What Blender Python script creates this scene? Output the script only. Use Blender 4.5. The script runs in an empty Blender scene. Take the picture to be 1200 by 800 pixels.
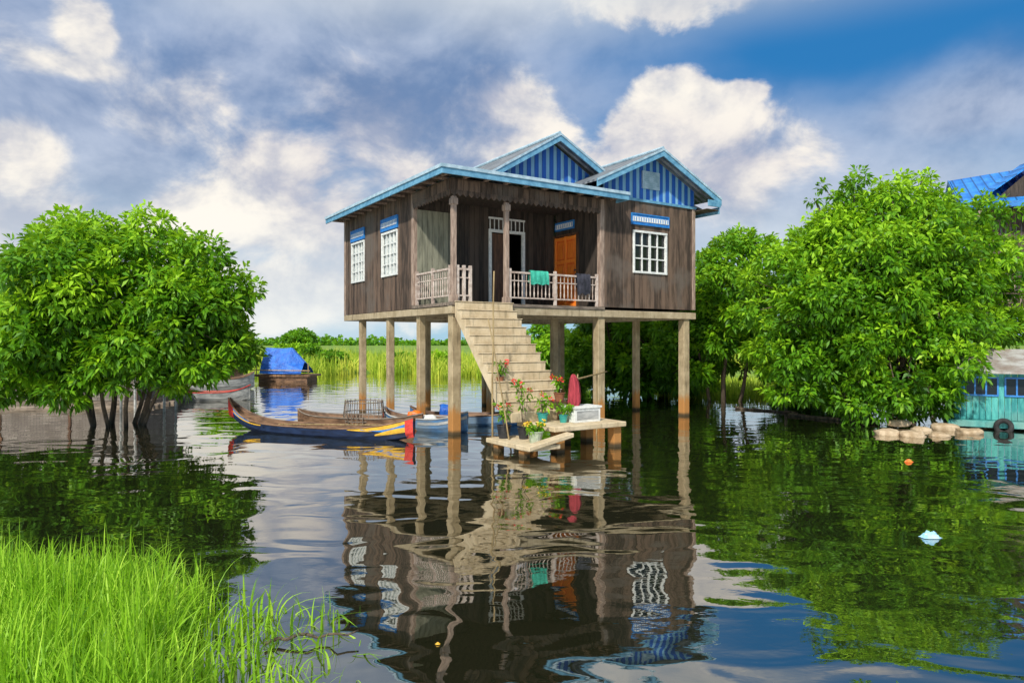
import bpy, math, random
import numpy as np
from mathutils import Vector, noise, Matrix
random.seed(7); np.random.seed(7)
F=817.0; H=2.15
scene=bpy.context.scene
scene.view_settings.view_transform='Standard'
scene.view_settings.look='None'; scene.view_settings.exposure=0
COL=scene.collection

# ---------------------------------------------------------------- helpers
class MB:
    def __init__(s): s.v=[];s.f=[];s.mi=[];s.rn=[];s.m=0;s.r=0.5
    def vs(s,pts):
        b=len(s.v); s.v.extend([tuple(p) for p in pts]); s.rn.extend([s.r]*len(pts)); return b
    def fc(s,idx): s.f.append(tuple(idx)); s.mi.append(s.m)
    def box(s,x0,x1,y0,y1,z0,z1):
        b=s.vs([(x0,y0,z0),(x1,y0,z0),(x1,y1,z0),(x0,y1,z0),(x0,y0,z1),(x1,y0,z1),(x1,y1,z1),(x0,y1,z1)])
        for q in ((0,3,2,1),(4,5,6,7),(0,1,5,4),(1,2,6,5),(2,3,7,6),(3,0,4,7)): s.fc([b+i for i in q])
    def tube(s,pts,rad,n=8,cap=True):
        pts=[Vector(p) for p in pts]; rings=[]
        for i,p in enumerate(pts):
            d=(pts[min(i+1,len(pts)-1)]-pts[max(i-1,0)])
            if d.length<1e-6: d=Vector((0,0,1))
            d.normalize()
            a=d.orthogonal().normalized() if i==0 else (pa-d*pa.dot(d)).normalized()
            pa=a; c=d.cross(a); r=rad[i] if hasattr(rad,'__len__') else rad
            rings.append(s.vs([p+(a*math.cos(t)+c*math.sin(t))*r for t in [2*math.pi*k/n for k in range(n)]]))
        for i in range(len(rings)-1):
            for k in range(n):
                s.fc((rings[i]+k,rings[i]+(k+1)%n,rings[i+1]+(k+1)%n,rings[i+1]+k))
        if cap:
            s.fc([rings[0]+k for k in range(n)][::-1]); s.fc([rings[-1]+k for k in range(n)])
    def slab(s,pts,d=(0,0,-.05)):
        n=len(pts); d=Vector(d); b=s.vs(pts); c=s.vs([Vector(p)+d for p in pts])
        s.fc([b+i for i in range(n)]); s.fc([c+i for i in range(n)][::-1])
        for i in range(n): s.fc((b+i,c+i,c+(i+1)%n,b+(i+1)%n))
    def lathe(s,prof,c=(0,0,0),n=14):
        rings=[s.vs([(c[0]+r*math.cos(2*math.pi*k/n),c[1]+r*math.sin(2*math.pi*k/n),c[2]+z) for k in range(n)]) for r,z in prof]
        for i in range(len(rings)-1):
            for k in range(n): s.fc((rings[i]+k,rings[i]+(k+1)%n,rings[i+1]+(k+1)%n,rings[i+1]+k))
    def finish(s,name,mats,parent=None,loc=(0,0,0),rot=0,smooth=False,bevel=0,**kw):
        me=bpy.data.meshes.new(name); me.from_pydata(s.v,[],s.f)
        if not isinstance(mats,(list,tuple)): mats=[mats]
        for m in mats: me.materials.append(m)
        me.polygons.foreach_set('material_index',s.mi)
        a=me.attributes.new('rnd_shade','FLOAT','POINT'); a.data.foreach_set('value',s.rn)
        if smooth: me.polygons.foreach_set('use_smooth',[True]*len(s.f))
        me.update(); me.validate()
        o=bpy.data.objects.new(name,me); COL.objects.link(o); o.parent=parent
        o.location=loc; o.rotation_euler=(0,0,rot)
        if bevel:
            b=o.modifiers.new('bev','BEVEL'); b.width=bevel; b.segments=1; b.limit_method='ANGLE'
        for k,v in kw.items(): o[k]=v
        return o
def empty(name,loc,rot=0,parent=None,**kw):
    o=bpy.data.objects.new(name,None); COL.objects.link(o); o.location=loc; o.rotation_euler=(0,0,rot); o.parent=parent
    o.empty_display_size=.3
    for k,v in kw.items(): o[k]=v
    return o
def npmesh(name,V,Fq,rn,mat,parent=None,loc=(0,0,0),smooth=False,**kw):
    me=bpy.data.meshes.new(name); n=len(V); k=Fq.shape[1]
    me.vertices.add(n); me.vertices.foreach_set('co',V.astype(np.float32).ravel())
    me.loops.add(Fq.size); me.loops.foreach_set('vertex_index',Fq.astype(np.int32).ravel())
    me.polygons.add(len(Fq)); me.polygons.foreach_set('loop_start',(np.arange(len(Fq))*k).astype(np.int32))
    a=me.attributes.new('rnd_shade','FLOAT','POINT'); a.data.foreach_set('value',rn.astype(np.float32))
    me.materials.append(mat); me.update(calc_edges=True)
    if smooth: me.polygons.foreach_set('use_smooth',[True]*len(Fq))
    o=bpy.data.objects.new(name,me); COL.objects.link(o); o.parent=parent; o.location=loc
    for q,v in kw.items(): o[q]=v
    return o
def px(x,y,z):
    Y=(z-H)*F/(400-y); return ((x-600)*Y/F,Y,z)

# ---------------------------------------------------------------- materials
def newmat(name):
    m=bpy.data.materials.new(name); m.use_nodes=True; nt=m.node_tree; nt.nodes.clear()
    o=nt.nodes.new('ShaderNodeOutputMaterial'); p=nt.nodes.new('ShaderNodeBsdfPrincipled')
    nt.links.new(p.outputs[0],o.inputs[0]); return m,nt,p,o
def N(nt,t,**k):
    n=nt.nodes.new(t)
    for a,b in k.items(): setattr(n,a,b)
    return n
def setin(nt,sock,v):
    if isinstance(v,bpy.types.NodeSocket): nt.links.new(v,sock)
    else: sock.default_value=v
def MATH(nt,op,a,b=None,c=None,clamp=False):
    n=N(nt,'ShaderNodeMath',operation=op); n.use_clamp=clamp
    setin(nt,n.inputs[0],a)
    if b is not None: setin(nt,n.inputs[1],b)
    if c is not None: setin(nt,n.inputs[2],c)
    return n.outputs[0]
def MIX(nt,f,a,b,bt='MIX'):
    n=N(nt,'ShaderNodeMix',data_type='RGBA',blend_type=bt)
    setin(nt,n.inputs[0],f)
    for s,v in ((n.inputs[6],a),(n.inputs[7],b)):
        if isinstance(v,tuple): s.default_value=(v[0],v[1],v[2],1)
        else: nt.links.new(v,s)
    return n.outputs[2]
def NOISE(nt,vec,scale,detail=4,rough=.55,dist=0):
    n=N(nt,'ShaderNodeTexNoise'); n.inputs['Scale'].default_value=scale; n.inputs['Detail'].default_value=detail
    n.inputs['Roughness'].default_value=rough; n.inputs['Distortion'].default_value=dist
    nt.links.new(vec,n.inputs['Vector']); return n.outputs[0]
def SM(nt,v,a,b,lo=0,hi=1):
    n=N(nt,'ShaderNodeMapRange',interpolation_type='SMOOTHSTEP')
    setin(nt,n.inputs[0],v)
    for i,q in enumerate((a,b,lo,hi)): n.inputs[i+1].default_value=q
    return n.outputs[0]
def MAP(nt,vec,sc=(1,1,1)):
    n=N(nt,'ShaderNodeMapping'); nt.links.new(vec,n.inputs[0]); n.inputs['Scale'].default_value=sc; return n.outputs[0]
def BUMP(nt,h,dist,strength=1,normal=None):
    n=N(nt,'ShaderNodeBump'); n.inputs['Strength'].default_value=strength; n.inputs['Distance'].default_value=dist
    nt.links.new(h,n.inputs['Height'])
    return n.outputs[0]
def surf(name,c1,c2,scale=4,rough=.8,stretch=(1,1,1),bump=.01,rndk=.5,metal=0,c3=None):
    m,nt,p,o=newmat(name); tc=N(nt,'ShaderNodeTexCoord').outputs['Object']; v=MAP(nt,tc,stretch)
    n=NOISE(nt,v,scale,5,.6); at=N(nt,'ShaderNodeAttribute',attribute_name='rnd_shade').outputs['Fac']
    f=MATH(nt,'ADD',SM(nt,n,.3,.7),MATH(nt,'MULTIPLY',MATH(nt,'SUBTRACT',at,.5),rndk*2),clamp=True)
    col=MIX(nt,f,c1,c2)
    if c3: col=MIX(nt,SM(nt,NOISE(nt,tc,.9,3),.5,.68),col,c3)
    nt.links.new(col,p.inputs['Base Color']); p.inputs['Roughness'].default_value=rough; p.inputs['Metallic'].default_value=metal
    nt.links.new(BUMP(nt,NOISE(nt,v,scale*3,4),bump),p.inputs['Normal'])
    return m
wall_m=surf('weathered_boards',(.042,.027,.018),(.155,.10,.068),6,.8,(2,2,.3),.012,.5,c3=(.125,.098,.078))
wallpale_m=surf('pale_boards',(.12,.12,.085),(.27,.265,.19),6,.8,(2,2,.3),.01,.4)
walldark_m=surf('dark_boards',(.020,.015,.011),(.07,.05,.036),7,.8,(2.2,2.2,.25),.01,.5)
trim_m=surf('faded_wood_trim',(.20,.135,.10),(.42,.31,.24),9,.7,(2,2,.4),.006,.4)
railm=surf('rail_paint',(.36,.27,.22),(.62,.53,.46),9,.7,(1,1,1),.004,.4)
white_m=surf('white_paint',(.6,.62,.6),(.82,.82,.78),12,.5,(1,1,1),.003,.2)
blue_m=surf('blue_paint',(.015,.13,.42),(.03,.24,.62),12,.5,(1,1,1),.003,.2)
boatblue_m=surf('worn_boat_blue',(.03,.10,.24),(.06,.22,.46),7,.6,(.5,2,2),.006,.3,c3=(.14,.20,.26))
navy_m=surf('navy_paint',(.005,.010,.03),(.014,.032,.09),6,.4,(.5,2,2),.004,.2)
fascia_m=surf('pale_blue_fascia',(.08,.24,.38),(.18,.41,.57),6,.55,(1,1,1),.004,.3)
fascialt_m=surf('light_fascia',(.25,.38,.46),(.45,.58,.66),6,.55,(1,1,1),.004,.3)
glass_m,nt,p,o=newmat('dark_glass'); p.inputs['Base Color'].default_value=(.015,.017,.02,1); p.inputs['Roughness'].default_value=.12
curtain_m=surf('pale_shutter',(.35,.4,.4),(.6,.64,.62),10,.6,(1,1,1),.004,.3)
orange_m=surf('orange_door',(.72,.12,.012),(.92,.26,.03),8,.4,(2,2,.4),.004,.5)
brown_m=surf('brown_wood',(.05,.022,.011),(.16,.075,.035),8,.6,(2,2,.3),.008,.4)
plank_m=surf('grey_planks',(.09,.07,.052),(.28,.22,.17),8,.8,(.4,2,2),.01,.5)
bamboo_m=surf('bamboo',(.2,.13,.05),(.42,.31,.15),8,.6,(2,2,.3),.004,.5)
bark_m=surf('bark',(.045,.033,.022),(.17,.125,.085),6,.9,(2,2,.5),.03,.4)
terra_m=surf('terracotta',(.2,.07,.03),(.36,.14,.07),6,.8)
potdark_m=surf('dark_pot',(.012,.012,.014),(.04,.04,.045),6,.5)
potteal_m=surf('teal_pot',(.02,.25,.22),(.05,.4,.34),6,.4)
potwhite_m=surf('pale_green_pot',(.3,.38,.25),(.6,.64,.5),6,.4)
soil_m=surf('soil',(.02,.013,.008),(.05,.035,.02),20,.95)
red_m=surf('red_cloth',(.24,.02,.03),(.46,.05,.07),6,.85,(3,3,.5),.02)
redfl_m=surf('red_petals',(.6,.02,.02),(.8,.07,.04),6,.5)
yelfl_m=surf('yellow_petals',(.7,.42,.02),(.85,.6,.05),6,.5)
green_c=surf('green_cloth',(.02,.3,.2),(.06,.5,.36),5,.85,(1,1,1),.02)
dark_c=surf('dark_cloth',(.012,.013,.02),(.05,.05,.07),5,.85,(1,1,1),.02)
tarp_m=surf('blue_tarp',(.01,.09,.45),(.025,.19,.72),3,.5,(1,1,1),.05)
bag_m=surf('sandbag_cloth',(.33,.23,.13),(.55,.43,.29),5,.9,(1,1,1),.03,.5)
rubber_m=surf('rubber',(.012,.012,.012),(.04,.04,.04),9,.8)
teal_m=surf('teal_boards',(.02,.22,.22),(.09,.44,.40),7,.65,(2,2,.4),.01,.45,c3=(.16,.34,.30))
rust_m=surf('rusty_sheet',(.28,.22,.19),(.52,.51,.49),3,.6,(1,1,1),.02,.4,metal=.2,c3=(.36,.28,.23))
hullw_m=surf('boat_wood',(.08,.04,.02),(.27,.15,.08),6,.6,(.4,2,2),.008,.4)
hullgrey_m=surf('grey_hull',(.20,.21,.21),(.48,.48,.46),5,.6,(.5,2,2),.006,.4)
yellow_m=surf('yellow_paint',(.55,.30,.02),(.8,.46,.03),8,.45)
redp_m=surf('red_paint',(.45,.02,.015),(.65,.05,.03),8,.45)
def stripes(name,a,b,w,shift=0):
    m,nt,p,o=newmat(name); tc=N(nt,'ShaderNodeTexCoord').outputs['Object']; s=N(nt,'ShaderNodeSeparateXYZ'); nt.links.new(tc,s.inputs[0])
    t=MATH(nt,'FRACT',MATH(nt,'DIVIDE',MATH(nt,'ADD',s.outputs[0],s.outputs[1]),w))
    n=NOISE(nt,MAP(nt,tc,(3,3,.6)),5,5)
    ca=MIX(nt,n,tuple(q*.6 for q in a),a); cb=MIX(nt,n,tuple(q*.75 for q in b),b)
    nt.links.new(MIX(nt,SM(nt,t,.54,.58),ca,cb),p.inputs['Base Color']); p.inputs['Roughness'].default_value=.6
    g=MATH(nt,'ABSOLUTE',MATH(nt,'SUBTRACT',t,.5)); nt.links.new(BUMP(nt,SM(nt,g,.42,.5,1,0),.015),p.inputs['Normal']); return m
gable_m=stripes('blue_striped_boards',(.014,.13,.56),(.26,.52,.74),.25)
def concrete(name,a,b,stain,blot=.75):
    m,nt,p,o=newmat(name); g=N(nt,'ShaderNodeNewGeometry').outputs['Position']; s=N(nt,'ShaderNodeSeparateXYZ'); nt.links.new(g,s.inputs[0])
    n=NOISE(nt,g,3,6,.65); n2=NOISE(nt,MAP(nt,g,(5,5,.7)),2,5,.6)
    col=MIX(nt,SM(nt,n,.3,.7),a,b); col=MIX(nt,SM(nt,n2,.5,.72,0,blot),col,(.11,.08,.045))
    if stain:
        h=MATH(nt,'ADD',s.outputs[2],MATH(nt,'MULTIPLY',n2,-.6))
        col=MIX(nt,SM(nt,h,.15,.4,1,0),col,(.42,.19,.05)); col=MIX(nt,SM(nt,s.outputs[2],.03,.13,.9,0),col,(.03,.03,.015))
    nt.links.new(col,p.inputs['Base Color']); p.inputs['Roughness'].default_value=.85
    nt.links.new(BUMP(nt,NOISE(nt,g,20,5),.01),p.inputs['Normal']); return m
conc_m=concrete('stained_concrete',(.29,.22,.12),(.47,.37,.225),True,.65)
stair_m=concrete('stair_concrete',(.48,.37,.22),(.66,.54,.36),False,.4)
beam_m=concrete('beam_concrete',(.33,.255,.15),(.50,.41,.27),False,.6)
def corr(name,a,b,pitch,axis=1,line=0):
    m,nt,p,o=newmat(name); tc=N(nt,'ShaderNodeTexCoord').outputs['Object']; s=N(nt,'ShaderNodeSeparateXYZ'); nt.links.new(tc,s.inputs[0])
    w=MATH(nt,'SINE',MATH(nt,'MULTIPLY',s.outputs[axis],2*math.pi/pitch)); n=NOISE(nt,tc,2.5,5,.6)
    col=MIX(nt,SM(nt,n,.3,.7),a,b)
    if line: col=MIX(nt,SM(nt,w,.7,1,0,line),col,tuple(q*.35 for q in a))
    nt.links.new(col,p.inputs['Base Color']); p.inputs['Roughness'].default_value=.5; p.inputs['Metallic'].default_value=.25
    nt.links.new(BUMP(nt,w,.02),p.inputs['Normal']); return m
roof_m=corr('grey_corrugated',(.12,.135,.15),(.28,.30,.32),.2)
broof_m=corr('blue_corrugated',(.01,.17,.58),(.04,.32,.85),.3,0,.8)
m,nt,p,o=newmat('woven_wall'); woven_m=m
b=N(nt,'ShaderNodeTexBrick'); tc=N(nt,'ShaderNodeTexCoord').outputs['Object']; s=N(nt,'ShaderNodeSeparateXYZ'); nt.links.new(tc,s.inputs[0]); c=N(nt,'ShaderNodeCombineXYZ')
nt.links.new(MATH(nt,'ADD',s.outputs[0],s.outputs[1]),c.inputs[0]); nt.links.new(s.outputs[2],c.inputs[1]); nt.links.new(c.outputs[0],b.inputs[0])
b.inputs['Scale'].default_value=2.6; b.inputs['Color1'].default_value=(.34,.30,.26,1); b.inputs['Color2'].default_value=(.19,.16,.145,1); b.inputs['Mortar'].default_value=(.09,.078,.07,1); b.inputs['Mortar Size'].default_value=.02
nw=NOISE(nt,tc,1.6,5,.6)
nt.links.new(MIX(nt,SM(nt,nw,.35,.7,0,.7),b.outputs[0],(.12,.10,.085)),p.inputs['Base Color']); p.inputs['Roughness'].default_value=.85
def leafmat(name,c0,c1,c2,tr=.3,rough=.5):
    m,nt,p,o=newmat(name); at=N(nt,'ShaderNodeAttribute',attribute_name='rnd_shade').outputs['Fac']
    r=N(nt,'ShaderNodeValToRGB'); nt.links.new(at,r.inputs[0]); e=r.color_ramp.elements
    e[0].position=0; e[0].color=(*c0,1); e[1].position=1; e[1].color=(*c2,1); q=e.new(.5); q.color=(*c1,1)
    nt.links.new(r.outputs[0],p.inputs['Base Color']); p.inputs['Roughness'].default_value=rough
    p.inputs['Specular IOR Level'].default_value=.3
    t=N(nt,'ShaderNodeBsdfTranslucent'); nt.links.new(MIX(nt,.5,r.outputs[0],(.4,.6,.02)),t.inputs[0])
    mx=N(nt,'ShaderNodeMixShader'); mx.inputs[0].default_value=tr
    nt.links.new(p.outputs[0],mx.inputs[1]); nt.links.new(t.outputs[0],mx.inputs[2]); nt.links.new(mx.outputs[0],o.inputs[0]); return m
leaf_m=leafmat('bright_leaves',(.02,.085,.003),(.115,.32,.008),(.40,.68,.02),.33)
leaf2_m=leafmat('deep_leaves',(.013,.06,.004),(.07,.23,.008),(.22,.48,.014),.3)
grass_m=leafmat('grass_blades',(.08,.22,.008),(.28,.56,.02),(.55,.82,.08),.35)
reed_m=leafmat('marsh_reeds',(.13,.25,.012),(.36,.50,.035),(.66,.68,.09),.3,.7)
ground_m=surf('marsh_ground',(.08,.17,.012),(.24,.36,.03),.3,.95,(1,1,1),.02,0)

# ---------------------------------------------------------------- world
w=bpy.data.worlds.new('World'); scene.world=w; w.use_nodes=True; nt=w.node_tree; nt.nodes.clear()
out=N(nt,'ShaderNodeOutputWorld'); bg=N(nt,'ShaderNodeBackground'); nt.links.new(bg.outputs[0],out.inputs[0]); bg.inputs[1].default_value=1.1
SE=math.radians(43); SA=math.radians(200)
sk=N(nt,'ShaderNodeTexSky',sky_type='NISHITA'); sk.sun_disc=False; sk.sun_elevation=SE; sk.sun_rotation=SA
tc=N(nt,'ShaderNodeTexCoord').outputs['Generated']; s=N(nt,'ShaderNodeSeparateXYZ'); nt.links.new(tc,s.inputs[0])
az=MATH(nt,'ARCTAN2',s.outputs[0],s.outputs[1]); el=MATH(nt,'ARCSINE',s.outputs[2])
cb=N(nt,'ShaderNodeCombineXYZ'); nt.links.new(az,cb.inputs[0]); nt.links.new(MATH(nt,'MULTIPLY',el,1.35),cb.inputs[1]); P=cb.outputs[0]
def off(v,d):
    n=N(nt,'ShaderNodeVectorMath',operation='ADD'); nt.links.new(v,n.inputs[0]); n.inputs[1].default_value=d; return n.outputs[0]
def field(bl,sm=.25):
    cur=None
    for (x,y,rx,ry,k) in bl:
        a=math.atan((x-600)/F); e=math.atan((400-y)/F*math.cos(a))
        dx=MATH(nt,'MULTIPLY',MATH(nt,'SUBTRACT',az,a),F/rx); dy=MATH(nt,'MULTIPLY',MATH(nt,'SUBTRACT',el,e),F/ry)
        d=MATH(nt,'SQRT',MATH(nt,'ADD',MATH(nt,'MULTIPLY',dx,dx),MATH(nt,'MULTIPLY',dy,dy)))
        f=MATH(nt,'MULTIPLY_ADD',d,-k,k)
        cur=f if cur is None else MATH(nt,'SMOOTH_MAX',cur,f,sm)
    return MATH(nt,'MAXIMUM',cur,-.9)
nb=NOISE(nt,P,7,8,.6,.25); nb2=NOISE(nt,off(P,(.02,-.035,0)),7,5,.6,.25); nl=NOISE(nt,P,2.0,5,.5,.7); nl2=NOISE(nt,off(P,(5,3,0)),3.4,6,.55,.5)
relief=MATH(nt,'SUBTRACT',nb,nb2)
base=MIX(nt,1.0,sk.outputs[0],(.035,.085,.105),'MULTIPLY')
base=MIX(nt,.85,base,MIX(nt,SM(nt,el,-.02,.34),(.40,.62,.78),(.022,.18,.47)))
gf=field([(400,95,350,130,1.1),(60,130,260,150,1.0),(880,235,220,110,1.5),(560,250,240,110,1.1),(220,310,360,90,1.3),(1040,260,180,110,1.1),(1130,130,170,50,.7),(700,50,60,40,.2)])
gm=SM(nt,MATH(nt,'ADD',gf,MATH(nt,'MULTIPLY',MATH(nt,'SUBTRACT',nl,.5),2.0)),-.5,.85,0,.9)
gcol=MIX(nt,SM(nt,MATH(nt,'ADD',nl2,MATH(nt,'MULTIPLY',relief,.5)),.3,.68),(.17,.25,.42),(.50,.56,.69))
gcol=MIX(nt,SM(nt,el,.02,.27,.9,0),gcol,(.70,.76,.79))
col=MIX(nt,gm,base,gcol)
cf=field([(795,122,56,40,1.7),(752,158,60,40,1.4),(872,108,34,18,1.5),(840,150,80,50,1.3),(850,200,110,50,1.0),(700,192,50,28,.9),
 (590,125,70,46,1.1),(600,180,110,50,1.0),(480,200,60,36,.9),(335,200,90,66,1.1),(265,262,100,54,1.2),(385,262,90,60,1.1),(430,170,110,60,.6),
 (103,40,30,38,1.6),(92,78,60,16,1.2),(200,120,90,50,.5),(8,195,56,46,1.6),(25,250,100,46,1.2),(820,-12,220,34,.9),(300,340,300,50,1.1),(90,320,200,50,1.0)],.4)
cfn=MATH(nt,'ADD',cf,MATH(nt,'MULTIPLY',MATH(nt,'SUBTRACT',nb,.5),2.6))
wd_=MATH(nt,'MULTIPLY_ADD',SM(nt,nl2,.35,.6),-.85,1.35)     # softness varies: crisp tops, hazy elsewhere
cm=SM(nt,MATH(nt,'DIVIDE',MATH(nt,'ADD',cfn,.1),wd_),0.0,1.0,0,.96)
lum=MATH(nt,'ADD',MATH(nt,'MULTIPLY',relief,2.2),MATH(nt,'MULTIPLY_ADD',nl2,2.2,-.62),clamp=True)
ccol=MIX(nt,SM(nt,lum,.05,1.0),(.40,.44,.55),(.96,.90,.80))
ccol=MIX(nt,SM(nt,nl,.35,.6,.35,0),ccol,(.62,.56,.60))
ccol=MIX(nt,SM(nt,el,.0,.22,.7,0),ccol,(.78,.82,.82))
col=MIX(nt,cm,col,ccol)
col=MIX(nt,SM(nt,el,.37,.50,0,.85),col,MIX(nt,SM(nt,nl,.35,.65),(.45,.51,.58),(.80,.82,.81)))  # pale cloud layer added overhead to whiten the water reflections
nt.links.new(col,bg.inputs[0])
sun=bpy.data.lights.new('sun','SUN'); sun.energy=4.5; sun.angle=math.radians(2.5); sun.color=(1,.95,.86)
so=bpy.data.objects.new('sun',sun); COL.objects.link(so)
sd=Vector((math.sin(SA)*math.cos(SE),math.cos(SA)*math.cos(SE),math.sin(SE)))
so.rotation_euler=sd.to_track_quat('Z','Y').to_euler(); so.location=sd*40

# ---------------------------------------------------------------- water + ground
m,nt,p,o=newmat('lake_water'); g=N(nt,'ShaderNodeNewGeometry').outputs['Position']
v1=MAP(nt,g,(.75,1.1,1)); n1=NOISE(nt,v1,1.1,1.2,.4,.9); n2=NOISE(nt,MAP(nt,g,(.8,1.5,1)),4.5,3,.5,.3)
pm=NOISE(nt,MAP(nt,g,(.3,1,1)),.14,3,.5)
hgt=MATH(nt,'ADD',MATH(nt,'MULTIPLY',n1,.020),MATH(nt,'MULTIPLY',n2,MATH(nt,'MULTIPLY',SM(nt,pm,.45,.62,.12,1),.0020)))
bn=BUMP(nt,hgt,1.0)
nt.nodes.remove(p)
df=N(nt,'ShaderNodeBsdfDiffuse'); df.inputs[0].default_value=(.012,.014,.006,1)
gl=N(nt,'ShaderNodeBsdfGlossy'); gl.inputs['Roughness'].default_value=.012; gl.inputs[0].default_value=(.98,.96,.92,1)
fr=N(nt,'ShaderNodeFresnel'); fr.inputs[0].default_value=1.5
for n in (df,gl,fr): nt.links.new(bn,n.inputs['Normal'])
mx=N(nt,'ShaderNodeMixShader'); nt.links.new(MATH(nt,'MULTIPLY_ADD',fr.outputs[0],.85,.29,clamp=True),mx.inputs[0])
nt.links.new(df.outputs[0],mx.inputs[1]); nt.links.new(gl.outputs[0],mx.inputs[2]); nt.links.new(mx.outputs[0],o.inputs[0]); water_m=m
b=MB(); S=4000; b.fc([b.vs([(-S,-S,0),(S,-S,0),(S,S,0),(-S,S,0)])+i for i in range(4)]); b.finish('water',water_m,kind='structure')
xs=[-4000,-800,-250,-120]+list(range(-80,81,4))+[120,250,800,4000]; ys=[-4000,-200,-20]+list(range(0,120,3))+[160,300,900,4000]
def gz(x,y):
    e=44+3*noise.noise((x*.08,3,0)); 
    if x>5: e=min(e,max(27.5,44-(x-5)*4)+2*noise.noise((x*.2,7,0)))
    t=(y-e)/3; t=max(0,min(1,t)); return -1.5+1.7*t
b=MB(); b.vs([(x,y,gz(x,y)) for y in ys for x in xs]); nx=len(xs)
for j in range(len(ys)-1):
    for i in range(nx-1): b.fc((j*nx+i,j*nx+i+1,(j+1)*nx+i+1,(j+1)*nx+i))
b.finish('ground',ground_m,smooth=True,kind='structure')

# ---------------------------------------------------------------- blades
def blades(name,P0,h,wd,lean,mat,seg=4,rn=None,**kw):
    n=len(P0); a=np.random.rand(n)*2*np.pi; fa=np.random.rand(n)*np.pi
    V=np.zeros((n,(seg+1)*2,3)); 
    for i in range(seg+1):
        t=i/seg; c=P0.copy(); c[:,0]+=np.cos(a)*lean*t**2.0; c[:,1]+=np.sin(a)*lean*t**2.0
        c[:,2]+=h*(t-.38*t**3*np.clip(lean/h*1.6,0,1.6))
        ww=wd*(1-t)**.7*.5+.0006; s=np.stack([np.cos(fa)*ww,np.sin(fa)*ww,np.zeros(n)],1)
        V[:,2*i]=c-s; V[:,2*i+1]=c+s
    base=(np.arange(n)*(seg+1)*2)[:,None]
    Fs=np.concatenate([base+np.array([[2*i,2*i+1,2*i+3,2*i+2]]) for i in range(seg)],0)
    if rn is None: rn=np.clip(np.random.normal(.5,.24,n),0,1)
    return npmesh(name,V.reshape(-1,3),Fs,np.repeat(rn,(seg+1)*2),mat,**kw)
pts=[];hh=[]
while len(pts)<6600:
    X=random.uniform(-5.2,-1.0); Y=random.uniform(3.4,6.2); sx=600+F*X/Y
    edge=262+50*noise.noise((Y*1.5,1,0))
    dens=1.0 if sx<edge-80 else max(0,(edge-sx)/80)**1.3
    if Y>5.7+.5*noise.noise((X*1.1,2,0)): dens*=.12
    if sx<-60: continue
    if noise.noise((X*2.2,Y*2.2,5))<-.25: dens*=.2
    if random.random()>dens: continue
    pts.append((X,Y,-.03)); hh.append(random.uniform(.34,.72)*(1 if sx<200 else .8)*(1.0-.1*(Y-5))*(1+.25*noise.noise((X*1.7,Y*1.7,9))))
for k in range(280):
    Y=random.uniform(4.1,5.6); sx=random.gauss(315,55)
    if sx>430: continue
    pts.append(((sx-600)*Y/F,Y,-.03)); hh.append(random.uniform(.15,.6)*max(.3,1-(sx-260)/220))
pts=np.array(pts); hh=np.array(hh); n=len(pts)
blades('tall_grass',pts,hh,np.random.uniform(.009,.026,n),np.abs(np.random.normal(.17,.13,n)),grass_m,6,kind='stuff',label='bright green tall grass growing out of the water',category='grass')
n=42000; X=np.random.uniform(-45,60,n); Y=44.0+np.random.rand(n)**1.6*45+2.5*np.sin(X*.5)+1.5*np.sin(X*1.7)
nz=np.array([noise.noise((x*.22,y*.12,3)) for x,y in zip(X,Y)]); nz2=np.array([noise.noise((x*.6,y*.3,8)) for x,y in zip(X,Y)])
hz=np.clip(.85+1.0*nz+.5*nz2+np.random.rand(n)**2*.8,.15,2.3); rn=np.clip(.55+.9*nz2+.4*nz+np.random.normal(0,.12,n),0,1)
blades('marsh_reeds',np.stack([X,Y,np.full(n,-.02)],1),hz,np.full(n,.08),np.random.rand(n)*1.1,reed_m,3,rn,kind='stuff',label='yellow green reeds across the flooded marsh',category='reeds')
n=16000; X=np.random.uniform(6,26,n); Y=25.5+np.random.rand(n)*11; k=Y>np.array([25.7+1.5*math.sin(x*1.3) for x in X]); X=X[k];Y=Y[k]; n=len(X)
blades('bank_grass',np.stack([X,Y,np.full(n,-.02)],1),np.random.uniform(.2,.7,n),np.full(n,.05),np.random.rand(n)*.4,reed_m,2,kind='stuff',label='light green grass along the flooded bank',category='grass')

# ---------------------------------------------------------------- trees
def leaves(C,Nm,k,L,W,rn,spread=1.0):
    n=len(C); C=np.repeat(C,k,0); Nn=np.repeat(Nm,k,0); r=np.repeat(rn,k)
    m=n*k; R=np.random.normal(size=(m,3)); R/=np.linalg.norm(R,axis=1)[:,None]
    D=Nn*.55+R*spread; D[:,2]-=.12; D/=np.linalg.norm(D,axis=1)[:,None]
    up=Nn+.55*np.random.normal(size=(m,3)); up[:,2]+=.7
    Sd=np.cross(D,up); Sd/=np.linalg.norm(Sd,axis=1)[:,None]+1e-6
    l=(L*np.random.uniform(.65,1.25,m))[:,None]; ww=(W*np.random.uniform(.7,1.2,m))[:,None]
    C=C+R*L*.25
    V=np.stack([C,C+D*l*.55+Sd*ww,C+D*l+np.array([0,0,-1])*l*.22,C+D*l*.55-Sd*ww],1)
    Fq=np.arange(m*4).reshape(-1,4); rr=np.clip(r+np.random.normal(0,.13,m),0,1)
    return V.reshape(-1,3),Fq,np.repeat(rr,4)
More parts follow.
